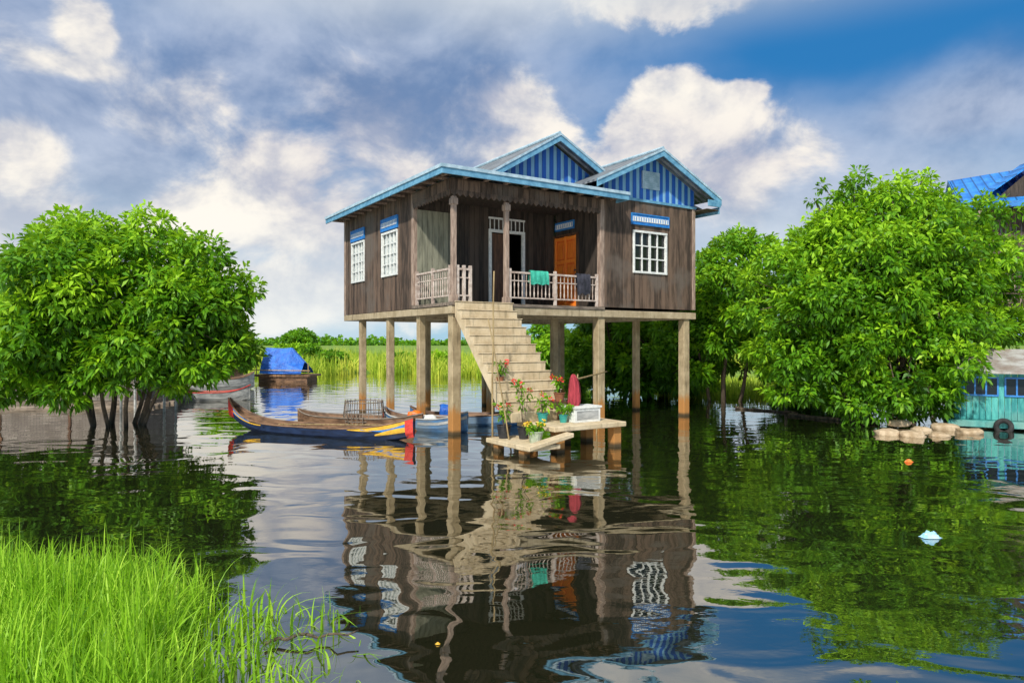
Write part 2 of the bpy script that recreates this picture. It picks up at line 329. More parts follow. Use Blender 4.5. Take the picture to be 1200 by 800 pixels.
def tree(name,base,crowns,nc,L,mat,seed,label,stems=3,sub=30,tr=.16,category='tree',k=9,splay=.35,lo=.60,hi=.96):
    random.seed(seed); np.random.seed(seed)
    root=empty(name,(base[0],base[1],0),label=label,category=category)
    B=np.array([base[0],base[1],0.0]); subs=[]
    for (cx,cy,cz,rx,ry,rz) in crowns:
        ns=int(sub*(rx*rz)/(crowns[0][3]*crowns[0][5]))+4
        for i in range(ns):
            z=1-2*(i+.5)/ns; z=max(-.8,z+random.uniform(-.1,.1)); z=min(z,.99)
            ph=i*2.399+random.uniform(-.3,.3); q=math.sqrt(max(0,1-z*z)); rr=random.uniform(lo,hi)
            d=np.array([q*math.cos(ph),q*math.sin(ph),z])
            sr=random.uniform(.16,.36)*(rx+ry+rz)/3
            subs.append((np.array([cx,cy,cz])+d*np.array([rx,ry,rz])*rr,sr,d))
        subs.append((np.array([cx,cy,cz]),(rx+ry+rz)/3*.45,np.array([0,0,1.])))
    wts=np.array([s_[1]**2 for s_ in subs]); wts/=wts.sum(); cnt=np.random.multinomial(nc,wts)
    CC=[];NN=[];RR=[]
    for (c,r,d),m_ in zip(subs,cnt):
        if m_==0: continue
        R=np.random.normal(size=(m_*2,3)); R/=np.linalg.norm(R,axis=1)[:,None]
        R=R[(R@d>-.35)][:m_]; m2=len(R)
        nz=np.array([noise.noise((float(a[0]*2.2+c[0]),float(a[1]*2.2+c[1]),float(a[2]*2.2+c[2]))) for a in R])
        rad=r*(1+.55*nz)*np.random.uniform(.72,1.1,m2)
        p_=c+R*rad[:,None]*np.array([1.15,1.15,.8]); CC.append(p_); NN.append(R)
        br=random.gauss(.0,.13); RR.append(np.clip(.5+br+.28*R[:,2]+.4*(rad/r-.95),.0,1))  # leaf tint painted lighter on clump tops and outside, darker inside, as shading
    CC=np.concatenate(CC);NN=np.concatenate(NN);RR=np.concatenate(RR)
    ok=CC[:,2]>.12; CC=CC[ok];NN=NN[ok];RR=RR[ok]
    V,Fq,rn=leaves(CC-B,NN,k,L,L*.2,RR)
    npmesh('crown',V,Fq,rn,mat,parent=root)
    b=MB(); b.r=.5; allst=[]
    c0=crowns[0]
    for i in range(stems):
        a=6.28*i/stems+random.uniform(-.3,.3); q=splay*(stems>1)*random.uniform(.5,1.2); o_=Vector((math.cos(a)*q*1.3,math.sin(a)*q*.7,-.6))
        topp=Vector((c0[0]-base[0]+math.cos(a)*c0[3]*.6,c0[1]-base[1]+math.sin(a)*c0[4]*.5,c0[2]+c0[5]*random.uniform(-.2,.2)))
        mid=o_.lerp(topp,.5)+Vector((random.uniform(-.25,.25),random.uniform(-.2,.2),.15))
        t_=tr*random.uniform(.7,1.1)
        b.tube([o_,o_.lerp(mid,.5)+Vector((random.uniform(-.1,.1),0,0)),mid,topp],[t_,t_*.85,t_*.7,t_*.35],8)
        allst.append((mid,topp))
    for j,(c,r,d) in enumerate(subs):
        mid,topp=random.choice(allst); st=mid.lerp(topp,random.uniform(.0,.8)); e=Vector(c-B)
        m1=st.lerp(e,.5)+Vector((random.uniform(-.15,.15),random.uniform(-.15,.15),random.uniform(-.05,.2)))
        b.tube([st,m1,e],[tr*.38,tr*.25,tr*.08],5)
    b.finish('trunk',bark_m,parent=root,smooth=True)
    return root
tree('tree',(-10.2,18.0),[(-9.9,17.8,3.25,2.9,2.4,2.0),(-8.0,17.3,2.5,1.5,1.4,1.35),(-12.2,17.2,1.9,1.7,1.5,1.5),(-9.0,17.0,1.6,1.6,1.1,.8),(-11.4,16.9,1.3,1.6,1.1,.8),(-10.2,17.0,1.75,1.4,.9,.6)],6800,.21,leaf_m,11,'broad bright green tree with many stems standing in water',9,50,.075,splay=.45,hi=.93)
tree('tree',(10.2,19.4),[(10.1,19.4,4.1,2.4,2.2,2.3),(10.2,18.6,2.1,2.2,1.6,1.8),(8.2,19.4,3.3,1.6,1.5,1.9),(12.7,19.6,4.0,1.5,1.4,1.9),(9.2,18.4,1.1,1.5,1.2,1.0),(8.0,19.6,1.5,1.2,1.2,1.1),(9.2,19.3,6.1,.9,.8,.75),(11.3,19.4,5.9,1.1,.9,.8),(13.6,20.0,3.0,1.0,1.0,1.2)],10500,.19,leaf_m,12,'tall dense bright green tree rising from the water beside the sandbags',5,46,.12,lo=.62,hi=1.08)
tree('tree',(7.6,25),[(7.5,25,3.9,1.8,1.8,2.1),(8.3,24.6,2.6,1.6,1.5,1.5),(6.6,25.3,1.9,1.5,1.5,1.4)],3800,.23,leaf_m,13,'leafy green tree behind the stilt house',4,28,.1,hi=1.05)
tree('tree',(5.0,28),[(4.8,28,2.7,2.5,2.0,2.2),(5.6,27,1.3,2.2,1.4,1.2),(3.4,28,1.3,1.6,1.4,1.1)],2900,.28,leaf_m,14,'leafy green tree standing behind the house stilts',3,24,.13)
tree('tree',(1.9,34),[(1.9,34,1.4,2.3,1.6,1.4)],900,.3,leaf_m,15,'low leafy bushy tree in the flooded marsh',3,18,.1)
tree('tree',(15.6,27),[(15.6,27,3.6,2.4,2.0,2.3),(12.0,26.5,2.6,2.2,2,1.8)],2600,.28,leaf2_m,16,'green tree growing behind the wooden house with blue roof',3,24,.14)
tree('bush',(10.6,24.8),[(10.6,24.8,1.0,1.5,1.2,1.1)],800,.25,leaf2_m,26,'low green bush growing in the water near the bank',4,14,.06,category='bush')
for i,(x,y,s) in enumerate(((-13.5,52,1.0),(-17.5,60,1.3),(-9,56,.8),(-5,50,.9),(1,47,1.1),(-21,66,1.4))):
    tree('bush',(x,y),[(x,y,.75*s,1.5*s,1.1,.75*s)],260,.32,leaf_m if i%2 else leaf2_m,40+i,'low shrub among the marsh reeds',3,9,.05,category='bush')
tree('tree',(-14.8,36),[(-14.8,36,1.5,1.4,1.3,1.2)],600,.3,leaf_m,17,'small green tree beside the moored boats',3,14,.1)
tree('tree',(-18.5,27),[(-18.5,27,2.2,2.6,2.0,1.9)],1200,.33,leaf2_m,18,'dark green tree behind the woven wall shack',3,20,.12)
tree('tree',(-36.5,120),[(-36.5,120,2.4,2.6,2.2,1.6)],400,.8,leaf2_m,19,'small round tree far across the marsh',2,12,.2)
tree('tree',(-29,95),[(-29,95,1.8,1.4,1.6,1.0)],250,.6,leaf2_m,20,'small bushy tree across the marsh',2,10,.2)
rng=np.random.RandomState(3); n=8000; X=rng.uniform(-420,420,n); Y=330+rng.rand(n)*30; Z=rng.rand(n)**1.3*(2.8+1.1*np.sin(X*.05)+.8*np.sin(X*.17)+.8*np.sin(X*.41))
C=np.stack([X,Y,Z],1); NN=np.tile(np.array([[0,-.5,.8]]),(n,1)); np.random.seed(3)
V,Fq,rn=leaves(C,NN,3,2.2,.9,rng.uniform(.4,.9,n)); npmesh('distant_wood',V,Fq,rn,leaf2_m,kind='stuff',label='low distant line of green trees',category='woodland')
random.seed(5); np.random.seed(5)

# ================================================================= HOUSE
ANG=math.atan2(.5446,.8387); C0=(-1.37,16.0,0)
house=empty('stilt_house',C0,ANG,label='brown wooden stilt house with blue gables and concrete stairs',category='house')
def hp(u,v,z=0): return (C0[0]+.8387*u-.5446*v, C0[1]+.5446*u+.8387*v, z)
def pbox(b,axis,pl,a0,a1,d0,d1,z0,z1):
    if axis=='u': b.box(a0,a1,pl-d1,pl-d0,z0,z1)
    else: b.box(pl-d1,pl-d0,a0,a1,z0,z1)
def plankwall(name,axis,pl,a0,a1,z0,z1,opens,mats,pw=.145,flip=1,lab=None):
    b=MB(); n=max(1,round((a1-a0)/pw)); w_=(a1-a0)/n
    cuts=sorted(set([a0+i*w_ for i in range(n+1)]+[q for o_ in opens for q in o_[:2] if a0<q<a1]))
    for i in range(len(cuts)-1):
        s0,s1=cuts[i],cuts[i+1]
        if s1-s0<.004: continue
        mid=(s0+s1)/2; b.r=random.Random(int((mid-a0)/w_)*7+int(pl*13)).random()
        segs=[(z0,z1)]
        for (o0,o1,p0,p1) in opens:
            if o0-1e-4<mid<o1+1e-4:
                ns=[]
                for (q0,q1) in segs:
                    if p0>q0: ns.append((q0,min(q1,p0)))
                    if p1<q1: ns.append((max(q0,p1),q1))
                segs=ns
        for (q0,q1) in segs:
            if q1-q0<.01: continue
            j=b.r*.012; b.m=0
            if flip==1: pbox(b,axis,pl,s0+.004,s1-.004,0,.02+j,q0,q1)
            else: pbox(b,axis,pl,s0+.004,s1-.004,-(.02+j),0,q0,q1)
            b.m=1; pbox(b,axis,pl,s0,s1,-.05,-.003,q0,q1) if flip==1 else pbox(b,axis,pl,s0,s1,.003,.05,q0,q1)
    o_=b.finish(name,[mats,walldark_m],parent=house)
    if lab: o_['label']=lab
    return o_
ZF=3.06; ZT=6.02
w1=(5.45,6.4,3.98,5.08); w1v=(5.4,6.45,5.2,5.48); w2=(3.06,4.02,3.98,5.08); w2v=(3.0,4.07,5.2,5.48)
plankwall('wall','v',0,2.07,7.1,ZF-.08,ZT,[w1,w2],wall_m)
w3=(5.6,6.76,4.08,5.13); w3v=(5.5,6.86,5.37,5.62)
plankwall('wall','u',0,4.46,7.93,ZF-.0,ZT,[w3],wall_m)
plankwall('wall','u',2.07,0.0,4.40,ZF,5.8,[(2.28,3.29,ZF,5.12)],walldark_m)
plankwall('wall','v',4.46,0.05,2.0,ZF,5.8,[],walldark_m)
plankwall('wall','v',7.93,0.0,7.1,ZF,ZT,[],wall_m,flip=-1)
plankwall('wall','u',7.1,0.0,7.93,ZF,ZT,[],wall_m,flip=-1)
b=MB(); b.r=.6
for i in range(7): b.r=random.random(); b.box(.06+i*.15,.2+i*.15,2.0,2.035,ZF,5.5)
b.finish('wall_panel',wallpale_m,parent=house,label='pale greenish board panel on the porch wall')
for (x0,x1,y0,y1,z0,z1) in ((4.38,4.52,-.045,.1,ZF,5.9),(7.85,7.97,-.05,-.022,ZF,6.0),(-.05,-.022,7.0,7.12,ZF-.1,6.0),(-.05,.08,2.0,2.12,ZF,5.9)):
    b=MB(); b.r=.5; b.box(x0,x1,y0,y1,z0,z1); b.finish('corner_board',trim_m,parent=house,bevel=.006)
b=MB(); b.r=.5; b.box(-.06,4.5,-.08,2.06,2.98,3.055)
b.finish('porch_floor',plank_m,parent=house)
b=MB(); zb_=2.79; b.box(-.05,7.98,-.06,.16,zb_,2.975); b.box(-.04,.16,.17,7.15,zb_,2.965); b.box(7.75,7.97,.17,7.15,zb_,2.97); b.box(.17,7.74,6.95,7.14,zb_,2.97)
for v in (2.0,3.95,5.9): b.box(.17,7.74,v,v+.18,zb_,2.96)
for u in (2.2,4.35): b.box(u,u+.18,.17,6.94,zb_+.01,2.962)
b.finish('floor_beam',beam_m,parent=house,bevel=.01)
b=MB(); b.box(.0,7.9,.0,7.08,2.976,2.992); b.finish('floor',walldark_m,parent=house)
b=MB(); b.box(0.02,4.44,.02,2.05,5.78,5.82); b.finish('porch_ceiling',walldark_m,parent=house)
for (u,v) in [(.12,.12),(.12,1.9),(.12,3.85),(.12,5.95),(2.3,2.1),(2.3,4.05),(2.3,6),(4.45,.1),(4.45,2.1),(4.45,4.05),(4.45,6.0),(7.65,.1),(7.65,2.1),(7.65,4.05),(7.65,6.0)]:
    h_=.115 if v<.5 else .09
    b=MB(); b.box(u-h_,u+h_,v-h_,v+h_,-1.2,zb_); b.finish('stilt',conc_m,parent=house,bevel=.015)
for (u,v) in [(.06,.05),(1.5,.05),]:
    b=MB(); b.r=.6; b.box(u-.055,u+.055,v-.055,v+.055,3.056,5.5); b.box(u-.08,u+.08,v-.08,v+.08,3.057,3.22); b.box(u-.08,u+.08,v-.08,v+.08,5.3,5.45); b.finish('pillar',trim_m,parent=house,bevel=.008)
def valance(axis,pl,a0,a1,name='valance'):
    b=MB(); b.r=.4; pbox(b,axis,pl,a0,a1,.0,.035,5.6,5.9)
    n=int((a1-a0)/.15); w_=(a1-a0)/n
    for i in range(n):
        s=a0+i*w_; b.r=.3+.3*random.random()
        pr=[(s+.004,5.597),(s+.004,5.545),(s+w_/2,5.485),(s+w_-.004,5.545),(s+w_-.004,5.597)]
        P_=[(x,pl-.005,z) if axis=='u' else (pl-.005,x,z) for x,z in pr]
        b.slab(P_,(0,-.028,0) if axis=='u' else (-.028,0,0))
    for i in range(n*1):
        s=a0+i*w_; b.r=random.random(); pbox(b,axis,pl,s+.006,s+w_-.006,.036,.05,5.63,5.86)
    b.finish(name,wall_m,parent=house)
valance('u',-.03,-.06,4.37); valance('v',-.03,0.0,2.0)
def rail(axis,pl,a0,a1):
    b=MB(); b.r=.5
    pbox(b,axis,pl,a0,a1,-.03,.03,3.81,3.855); pbox(b,axis,pl,a0,a1,-.02,.02,3.2,3.235); pbox(b,axis,pl,a0,a1,-.013,.013,3.62,3.645)
    n=int((a1-a0)/.115)
    for i in range(n+1):
        a=a0+.02+i*(a1-a0-.04)/n; b.r=random.random()
        pts=[(a,z) for z in (3.24,3.33,3.43,3.53,3.618)]; rr=[.010,.019,.010,.019,.010]
        b.tube([(x,pl,z) if axis=='u' else (pl,x,z) for x,z in pts],rr,6)
        pbox(b,axis,pl,a-.008,a+.008,-.008,.008,3.647,3.807)
    for a in (a0,(a0+a1)/2,a1): pbox(b,axis,pl,a-.032,a+.032,-.032,.032,3.057,3.92)
    b.finish('balustrade',railm,parent=house)
rail('u',.05,1.6,4.33); rail('u',.05,.16,.5); rail('v',.03,.16,1.95); 
def window(axis,pl,W,cols,rows,shut,label,t=.06):
    a0,a1,z0,z1=W; r=empty('window',(0,0,0),parent=house,label=label)
    b=MB(); b.r=.6
    pbox(b,axis,pl,a0-t,a1+t,-.02,.065,z0-t,z0); pbox(b,axis,pl,a0-t,a1+t,-.02,.065,z1,z1+t)
    pbox(b,axis,pl,a0-t,a0,-.02,.06,z0+.001,z1-.001); pbox(b,axis,pl,a1,a1+t,-.02,.06,z0+.001,z1-.001)
    b.finish('frame',white_m,parent=r,bevel=.004)
    b=MB()
    for i in range(1,cols):
        a=a0+(a1-a0)*i/cols; h_=.035 if i==cols//2 else .016; pbox(b,axis,pl,a-h_,a+h_,-.01,.03,z0+.001,z1-.001)
    for j in range(1,rows):
        z=z0+(z1-z0)*j/rows; pbox(b,axis,pl,a0+.001,a1-.001,-.008,.026,z-.016,z+.016)
    b.finish('muntin',white_m,parent=r)
    b=MB(); b.r=.5; pbox(b,axis,pl,a0,a1,-.06,-.02,z0,z1); b.finish('glass',shut,parent=r)
window('v',0,w1,4,4,curtain_m,'white framed window with pale shutters'); window('v',0,w2,4,4,curtain_m,'white framed window with pale shutters')
window('u',0,w3,4,3,glass_m,'white grid window with dark panes')
def vent(axis,pl,W,nm='vent'):
    a0,a1,z0,z1=W; b=MB(); b.m=0; b.r=.7
    pbox(b,axis,pl,a0,a1,.04,.055,z0,z1); b.m=0
    pbox(b,axis,pl,a0-.03,a1+.03,.03,.075,z0-.03,z0); pbox(b,axis,pl,a0-.03,a1+.03,.03,.075,z1,z1+.03); pbox(b,axis,pl,a0-.03,a0,.03,.073,z0+.001,z1-.001); pbox(b,axis,pl,a1,a1+.03,.03,.073,z0+.001,z1-.001)
    b.m=1
    zm=(z0+z1)/2; pbox(b,axis,pl,a0+.001,a1-.001,.056,.07,zm-.065,zm+.065)
    b.m=2
    n=int((a1-a0)/.09)
    for i in range(n): a=a0+(i+.5)*(a1-a0)/n; pbox(b,axis,pl,a-.010,a+.010,.071,.078,zm-.05,zm+.05)
    b.finish(nm,[blue_m,white_m,blue_m],parent=house)
vent('v',0,w1v);vent('v',0,w2v);vent('u',0,w3v); vent('v',4.46,(1.15,1.95,5.32,5.5))
d=empty('door',(0,0,0),parent=house,label='open doorway with white frame and grille above')
b=MB(); pl=2.07
pbox(b,'u',pl,2.2,2.28,-.02,.07,ZF,5.12); pbox(b,'u',pl,3.29,3.37,-.02,.07,ZF,5.12); pbox(b,'u',pl,2.2,3.37,-.02,.072,5.121,5.2); pbox(b,'u',pl,2.2,3.37,.03,.07,5.48,5.53)
for i in range(9): pbox(b,'u',pl,2.23+i*.137,2.25+i*.137,.035,.06,5.201,5.479)
b.finish('frame',white_m,parent=d)
b=MB(); b.r=.5; pbox(b,'u',pl,2.285,2.78,-.06,-.02,ZF+.01,5.1); b.finish('door_panel',brown_m,parent=d)
b=MB(); b.r=.3; b.box(2.9,3.2,2.5,2.55,3.1,4.6); b.finish('curtain',dark_c,parent=d)
d=empty('door',(0,0,0),parent=house,label='red orange panelled wooden door')
b=MB(); pl=4.46; b.r=.1; pbox(b,'v',pl,.98,1.98,.035,.05,ZF,5.1)  # recessed backing toned darker, groove shade put into the colour
b.r=.95
for (a0,a1) in ((.98,1.05),(1.445,1.515),(1.91,1.98)): pbox(b,'v',pl,a0,a1,.0505,.085,ZF,5.1)
for z in (3.12,3.85,4.35,5.0): 
    for (a0,a1) in ((1.051,1.444),(1.516,1.909)): pbox(b,'v',pl,a0,a1,.0505,.083,z,z+.085)
b.r=.6
for (a0,a1) in ((1.1,1.39),(1.57,1.86)):
    for (z0,z1) in ((3.26,3.79),(3.99,4.29),(4.49,4.94)): pbox(b,'v',pl,a0,a1,.0505,.07,z0,z1)
b.finish('door_panel',orange_m,parent=d,bevel=.004)
b=MB(); pbox(b,'v',pl,.92,.975,.03,.095,ZF,5.16); pbox(b,'v',pl,1.985,2.03,.03,.095,ZF,5.16); pbox(b,'v',pl,.92,2.03,.03,.097,5.105,5.162); b.finish('frame',brown_m,parent=d)
b=MB(); b.lathe([(0,0),(.025,.0),(.03,.02),(.015,.04),(0,.045)],(4.36,1.01,4.1),8); b.finish('handle',potdark_m,parent=d)
# roof
roof=MB(); roof.r=.5; T=(0,0,-.05)
zi=6.55; UA=3.72; ZA=7.72
roof.slab([(-.5,-.5,6.0),(4.9,-.5,6.0),(4.9,1.35,zi),(1.77,1.35,zi)],T)
roof.slab([(-.5,7.4,6.0),(-.5,-.5,6.002),(1.77,1.35,zi+.002),(1.77,7.4,zi+.002)],T)
roof.slab([(8.45,-.02,6.0),(8.45,7.4,6.0),(6.17,7.4,zi),(6.17,-.02,zi)],T)
roof.slab([(1.5,.85,zi-.14),(UA,.85,ZA),(UA,6.2,ZA),(1.5,6.2,zi-.14)][::-1],T)
roof.slab([(6.3,.85,zi-.14),(UA,.85,ZA+.002),(UA,6.2,ZA+.002),(6.3,6.2,zi-.14)],T)
roof.slab([(1.77,6.2,zi),(UA,6.2,ZA-.01),(6.17,6.2,zi),(6.17,7.4,zi),(1.77,7.4,zi)],T)
roof.slab([(3.93,-.5,6.3),(6.2,-.5,7.37),(6.2,3.1,7.37),(3.93,3.1,6.3)][::-1],T)
roof.slab([(8.47,-.5,6.3),(6.2,-.5,7.372),(6.2,3.1,7.372),(8.47,3.1,6.3)],T)
ro=roof.finish('roof',roof_m,parent=house)
b=MB(); b.r=.4
b.box(-.54,4.94,-.54,-.505,5.84,6.03); b.box(-.54,-.505,-.503,7.42,5.84,6.028); b.box(8.455,8.49,-.5,7.42,5.84,6.03); b.box(4.905,4.94,-.503,-.05,5.84,6.029)
b.box(7.97,8.49,-.54,-.505,6.02,6.2)
b.finish('fascia',fascia_m,parent=ro,bevel=.006)
b=MB(); b.r=.6
b.box(-.56,4.96,-.565,-.542,5.975,6.05); b.box(-.567,-.543,-.54,7.43,5.975,6.049)
def rake(b,u0,z0,u1,z1,v,h,dv,dz=0):
    b.slab([(u0,v,z0+dz),(u1,v,z1+dz),(u1,v,z1-h+dz),(u0,v,z0-h+dz)],(0,-dv,0))
RK=((1.47,zi-.16,UA,ZA+.01,.84),(6.33,zi-.16,UA,ZA+.01,.84),(3.87,6.28,6.2,7.38,-.505),(8.53,6.28,6.2,7.38,-.505))
for (u0,z0,u1,z1,v) in RK: rake(b,u0,z0,u1,z1,v-.031,.06,.02,.01)
b.finish('drip_edge',fascialt_m,parent=ro)
b=MB(); b.r=.5
for (u0,z0,u1,z1,v) in RK: rake(b,u0,z0,u1,z1,v,.2,.03)
b.finish('rake_board',fascia_m,parent=ro)
b=MB(); b.r=.5; b.slab([(1.85,1.3,zi-.1),(5.9,1.3,zi-.1),(UA,1.3,ZA-.09)],(0,.04,0)); b.finish('gable',gable_m,parent=ro,label='upper blue striped gable')
b=MB(); b.slab([(4.5,-.03,6.03),(7.93,-.03,6.03),(7.93,-.03,6.5),(6.2,-.03,7.3),(4.5,-.03,6.5)],(0,.04,0)); b.finish('gable',gable_m,parent=ro,label='lower blue striped gable with louvre')
b=MB(); b.r=.6; b.box(4.46,7.99,-.07,-.035,5.98,6.05); b.finish('gable_trim',fascia_m,parent=ro)
b=MB(); b.r=.6; b.box(5.86,6.5,-.085,-.035,6.36,6.84)
for i in range(7): b.box(5.9,6.46,-.1,-.086,6.4+i*.058,6.43+i*.058)
b.finish('gable_vent',fascialt_m,parent=ro)
b=MB(); b.r=.4
for i in range(14): v=-.35+i*.58; b.box(-.5,.0,v,v+.06,5.9,5.95)
for i in range(10): u=-.3+i*.56; b.box(u,u+.06,-.5,-.0,5.9,5.95)
b.finish('rafter',trim_m,parent=ro)
b=MB(); b.r=.3; b.box(7.95,8.45,-.5,7.3,5.93,5.948); b.box(-.5,-.03,-.5,7.3,5.955,5.97); b.box(-.5,4.9,-.5,-.04,5.956,5.971); b.finish('soffit',wall_m,parent=ro)
b=MB(); b.r=.6; b.tube([(UA,.84,ZA+.03),(UA,6.2,ZA+.03)],.05,8); b.tube([(6.2,-.52,7.4),(6.2,3.1,7.4)],.05,8); b.finish('ridge_cap',fascialt_m,parent=ro)
# stairs
n=13; RH=(3.05-.52)/n; RN=.19; prof=[(-.085,3.05)]
for i in range(n):
    prof.append((-(i+1)*RN,3.05-i*RH)); prof.append((-(i+1)*RN,3.05-(i+1)*RH))
prof+= [(-n*RN+.28,.52),(-.085,2.72)]
b=MB(); b.r=.5; b.slab([(0.02,v,z) for v,z in prof],(1.52,0,0)); 
for i in range(n-1):
    z=3.05-i*RH; b.box(0,1.56,-(i+1)*RN-.018,-(i)*RN-.09 if i==0 else -i*RN-.018,z+.002,z+.022)
b.finish('stairs',stair_m,parent=house,bevel=.008)
b=MB(); b.r=.5; b.box(.32,2.15,-3.5,-2.2,.42,.52); b.finish('landing',stair_m,parent=house,bevel=.012)
b=MB(); b.box(-.42,.318,-3.7,-2.2,.14,.23); b.slab([(-.43,-3.75,.23),(.6,-3.75,.42),(.6,-3.52,.42),(-.43,-3.52,.23)],(0,0,-.08))
b.finish('step',stair_m,parent=house,bevel=.01)
for (u,v) in ((2.0,-3.3),(.55,-3.3),(2.0,-2.4),(.55,-2.4),(1.4,-2.4)):
    b=MB(); b.box(u-.1,u+.1,v-.1,v+.1,-1,.42); b.finish('landing_post',conc_m,parent=house,bevel=.01)
for (u,v) in ((-.3,-2.5),(-.3,-3.4)):
    b=MB(); b.box(u-.08,u+.08,v-.08,v+.08,-1,.14); b.finish('landing_post',conc_m,parent=house,bevel=.01)

# ---------------------------------------------------------------- things on house
def cloth(name,c,mat,wd,h1,h2,label,cat,rot=ANG):
    b=MB(); nx=14; rows=[(-.06,-h1),(-.058,-h1*.6),(-.055,-h1*.25),(-.045,0.02),(0,.045),(.045,.02),(.05,-h2*.4),(.055,-h2)]
    for (y,z) in rows:
        b.vs([(-wd/2+wd*i/nx+.01*math.sin(i*2.1+z*9),y+.012*math.sin(i*1.7+z*6),z*(1+.06*math.sin(i*.9))) for i in range(nx+1)])
    for j in range(len(rows)-1):
        for i in range(nx): b.fc((j*(nx+1)+i,j*(nx+1)+i+1,(j+1)*(nx+1)+i+1,(j+1)*(nx+1)+i))
    return b.finish(name,mat,loc=c,rot=rot,smooth=True,label=label,category=cat)
cloth('towel',hp(2.45,.05,3.865),green_c,.55,.3,.25,'green towel hung over the porch railing','towel')
cloth('shirt',hp(3.85,.05,3.865),dark_c,.45,.5,.3,'dark shirt drying on the porch railing','clothing')
def pole(p0,p1,r,label,mat=bamboo_m):
    b=MB(); p0=Vector(p0);p1=Vector(p1); L_=p1-p0; n=6
    pts=[L_*(i/n)+Vector((random.uniform(-.012,.012),random.uniform(-.012,.012),0)) for i in range(n+1)]
    b.tube(pts,[r*(1-.3*i/n) for i in range(n+1)],7); return b.finish('bamboo_pole',mat,loc=p0,smooth=True,label=label,category='pole')
pole(hp(-.25,-2.15,-.8),hp(-.05,-1.9,3.6),.022,'thin upright bamboo pole standing beside the stairs')
pole(hp(-.1,-2.9,-.8),hp(-.35,-2.2,2.6),.018,'thin leaning bamboo pole stuck in the water')
pole(hp(1.55,-2.5,1.33),hp(3.6,-1.2,1.42),.022,'horizontal bamboo pole used as a drying rail')
pole(hp(2.95,-1.6,-.8),hp(2.95,-1.6,1.5),.02,'upright bamboo pole holding the drying rail')
pole(hp(1.75,-2.4,.52),hp(1.75,-2.4,1.45),.02,'short bamboo pole on the landing')
p_=hp(1.42,-2.95,.52)
b=MB(); b.r=.7; b.box(-.33,.33,-.2,.2,0,.28); b.box(-.355,.355,-.225,.225,.282,.32); b.m=1; b.box(-.28,.28,-.204,-.2005,.05,.23)
b.finish('white_chest',[white_m,hullgrey_m],loc=p_,rot=ANG,bevel=.01,label='white chest on the concrete landing',category='chest')
p_=hp(1.25,-2.9,.842)
b=MB(); n=22
rings=[]
prof=[(.11,.0),(.125,.08),(.12,.2),(.105,.34),(.09,.46),(.07,.54),(.045,.6),(.01,.63)]
for j,(r,z) in enumerate(prof):
    rings.append(b.vs([(r*(1+.22*math.sin(k*2.3+z*3)+.1*math.sin(k*5.1))*math.cos(2*math.pi*k/n)+.02*math.sin(z*5),r*.8*(1+.22*math.sin(k*2.3+z*3))*math.sin(2*math.pi*k/n),z+.02*math.sin(k*1.3)) for k in range(n)]))
for j in range(len(rings)-1):
    for k in range(n): b.fc((rings[j]+k,rings[j]+(k+1)%n,rings[j+1]+(k+1)%n,rings[j+1]+k))
b.finish('red_cloth',red_m,loc=p_,smooth=True,label='dark red cloth draped upright on the white chest',category='cloth')
def plant(loc,pm,r,h,ph,flower,nl,label,leafL=.16,fn=0,pl_=.06):
    b=MB(); b.lathe([(0,0),(r*.7,0),(r,h*.93),(r*1.1,h*.93),(r*1.1,h),(r*.92,h),(r*.9,h*.85),(0,h*.85)],n=16)
    o_=b.finish('potted_plant',pm,loc=loc,smooth=False,label=label,category='potted plant')
    b=MB(); b.lathe([(0,h*.88),(r*.9,h*.88)],n=12); b.finish('soil',soil_m,parent=o_)
    st=MB(); tips=[]
    for i in range(5):
        a=random.uniform(0,6.28); q=random.uniform(.3,1)*r*1.6; t=Vector((math.cos(a)*q,math.sin(a)*q,h+ph*random.uniform(.6,1)))
        st.tube([(0,0,h*.85),(t.x*.4,t.y*.4,h+(t.z-h)*.5),t],[.008,.006,.004],5); tips.append(t)
    st.finish('stem',bark_m,parent=o_)
    C=np.array([[t.x,t.y,t.z] for t in tips]+[[t.x*.6,t.y*.6,h+(t.z-h)*random.uniform(.3,.9)] for t in tips for _ in range(nl)])
    NN=np.random.normal(size=C.shape); NN/=np.linalg.norm(NN,axis=1)[:,None]
    V,Fq,rn=leaves(C,NN,7,leafL,leafL*.2,np.random.uniform(.2,.8,len(C))); npmesh('foliage',V,Fq,rn,leaf_m,parent=o_)
    if flower:
        for t in tips[:fn or 3]:
            C=np.array([[t.x*1.15,t.y*1.15,t.z+.05]]); NN=np.array([[0,-.4,.8]])
            V,Fq,rn=leaves(C,NN,16,pl_,pl_*.3,np.random.rand(1),.9); npmesh('flower',V,Fq,rn,flower,parent=o_)
plant(hp(-.15,-2.45,.23),potdark_m,.14,.26,.5,redfl_m,1,'tall red flowering plant in a dark pot on the lower step',.12,2)
plant(hp(.12,-2.75,.23),potdark_m,.12,.22,.95,redfl_m,1,'thin red flowering plant in a dark pot on the step',.12,3)
plant(hp(.02,-3.3,.23),potwhite_m,.15,.22,.13,yelfl_m,4,'low yellow flowering plant in a pale green pot',.10,5)
plant(hp(.62,-2.7,.52),potteal_m,.11,.19,.33,redfl_m,1,'red flowering plant in a teal pot on the landing',.12,2)
plant(hp(.95,-2.95,.52),potteal_m,.09,.16,.22,None,2,'small green plant in a teal pot beside the chest',.11)
plant(hp(1.25,-2.42,.9),terra_m,.12,.18,.35,redfl_m,1,'red flowering plant in a clay pot on a stand',.12,3)
b=MB(); b.r=.4; b.box(-.14,.14,-.14,.14,.34,.378)
for sx in (-1,1):
    for sy in (-1,1): b.box(sx*.12-.018,sx*.12+.018,sy*.12-.018,sy*.12+.018,0,.339)
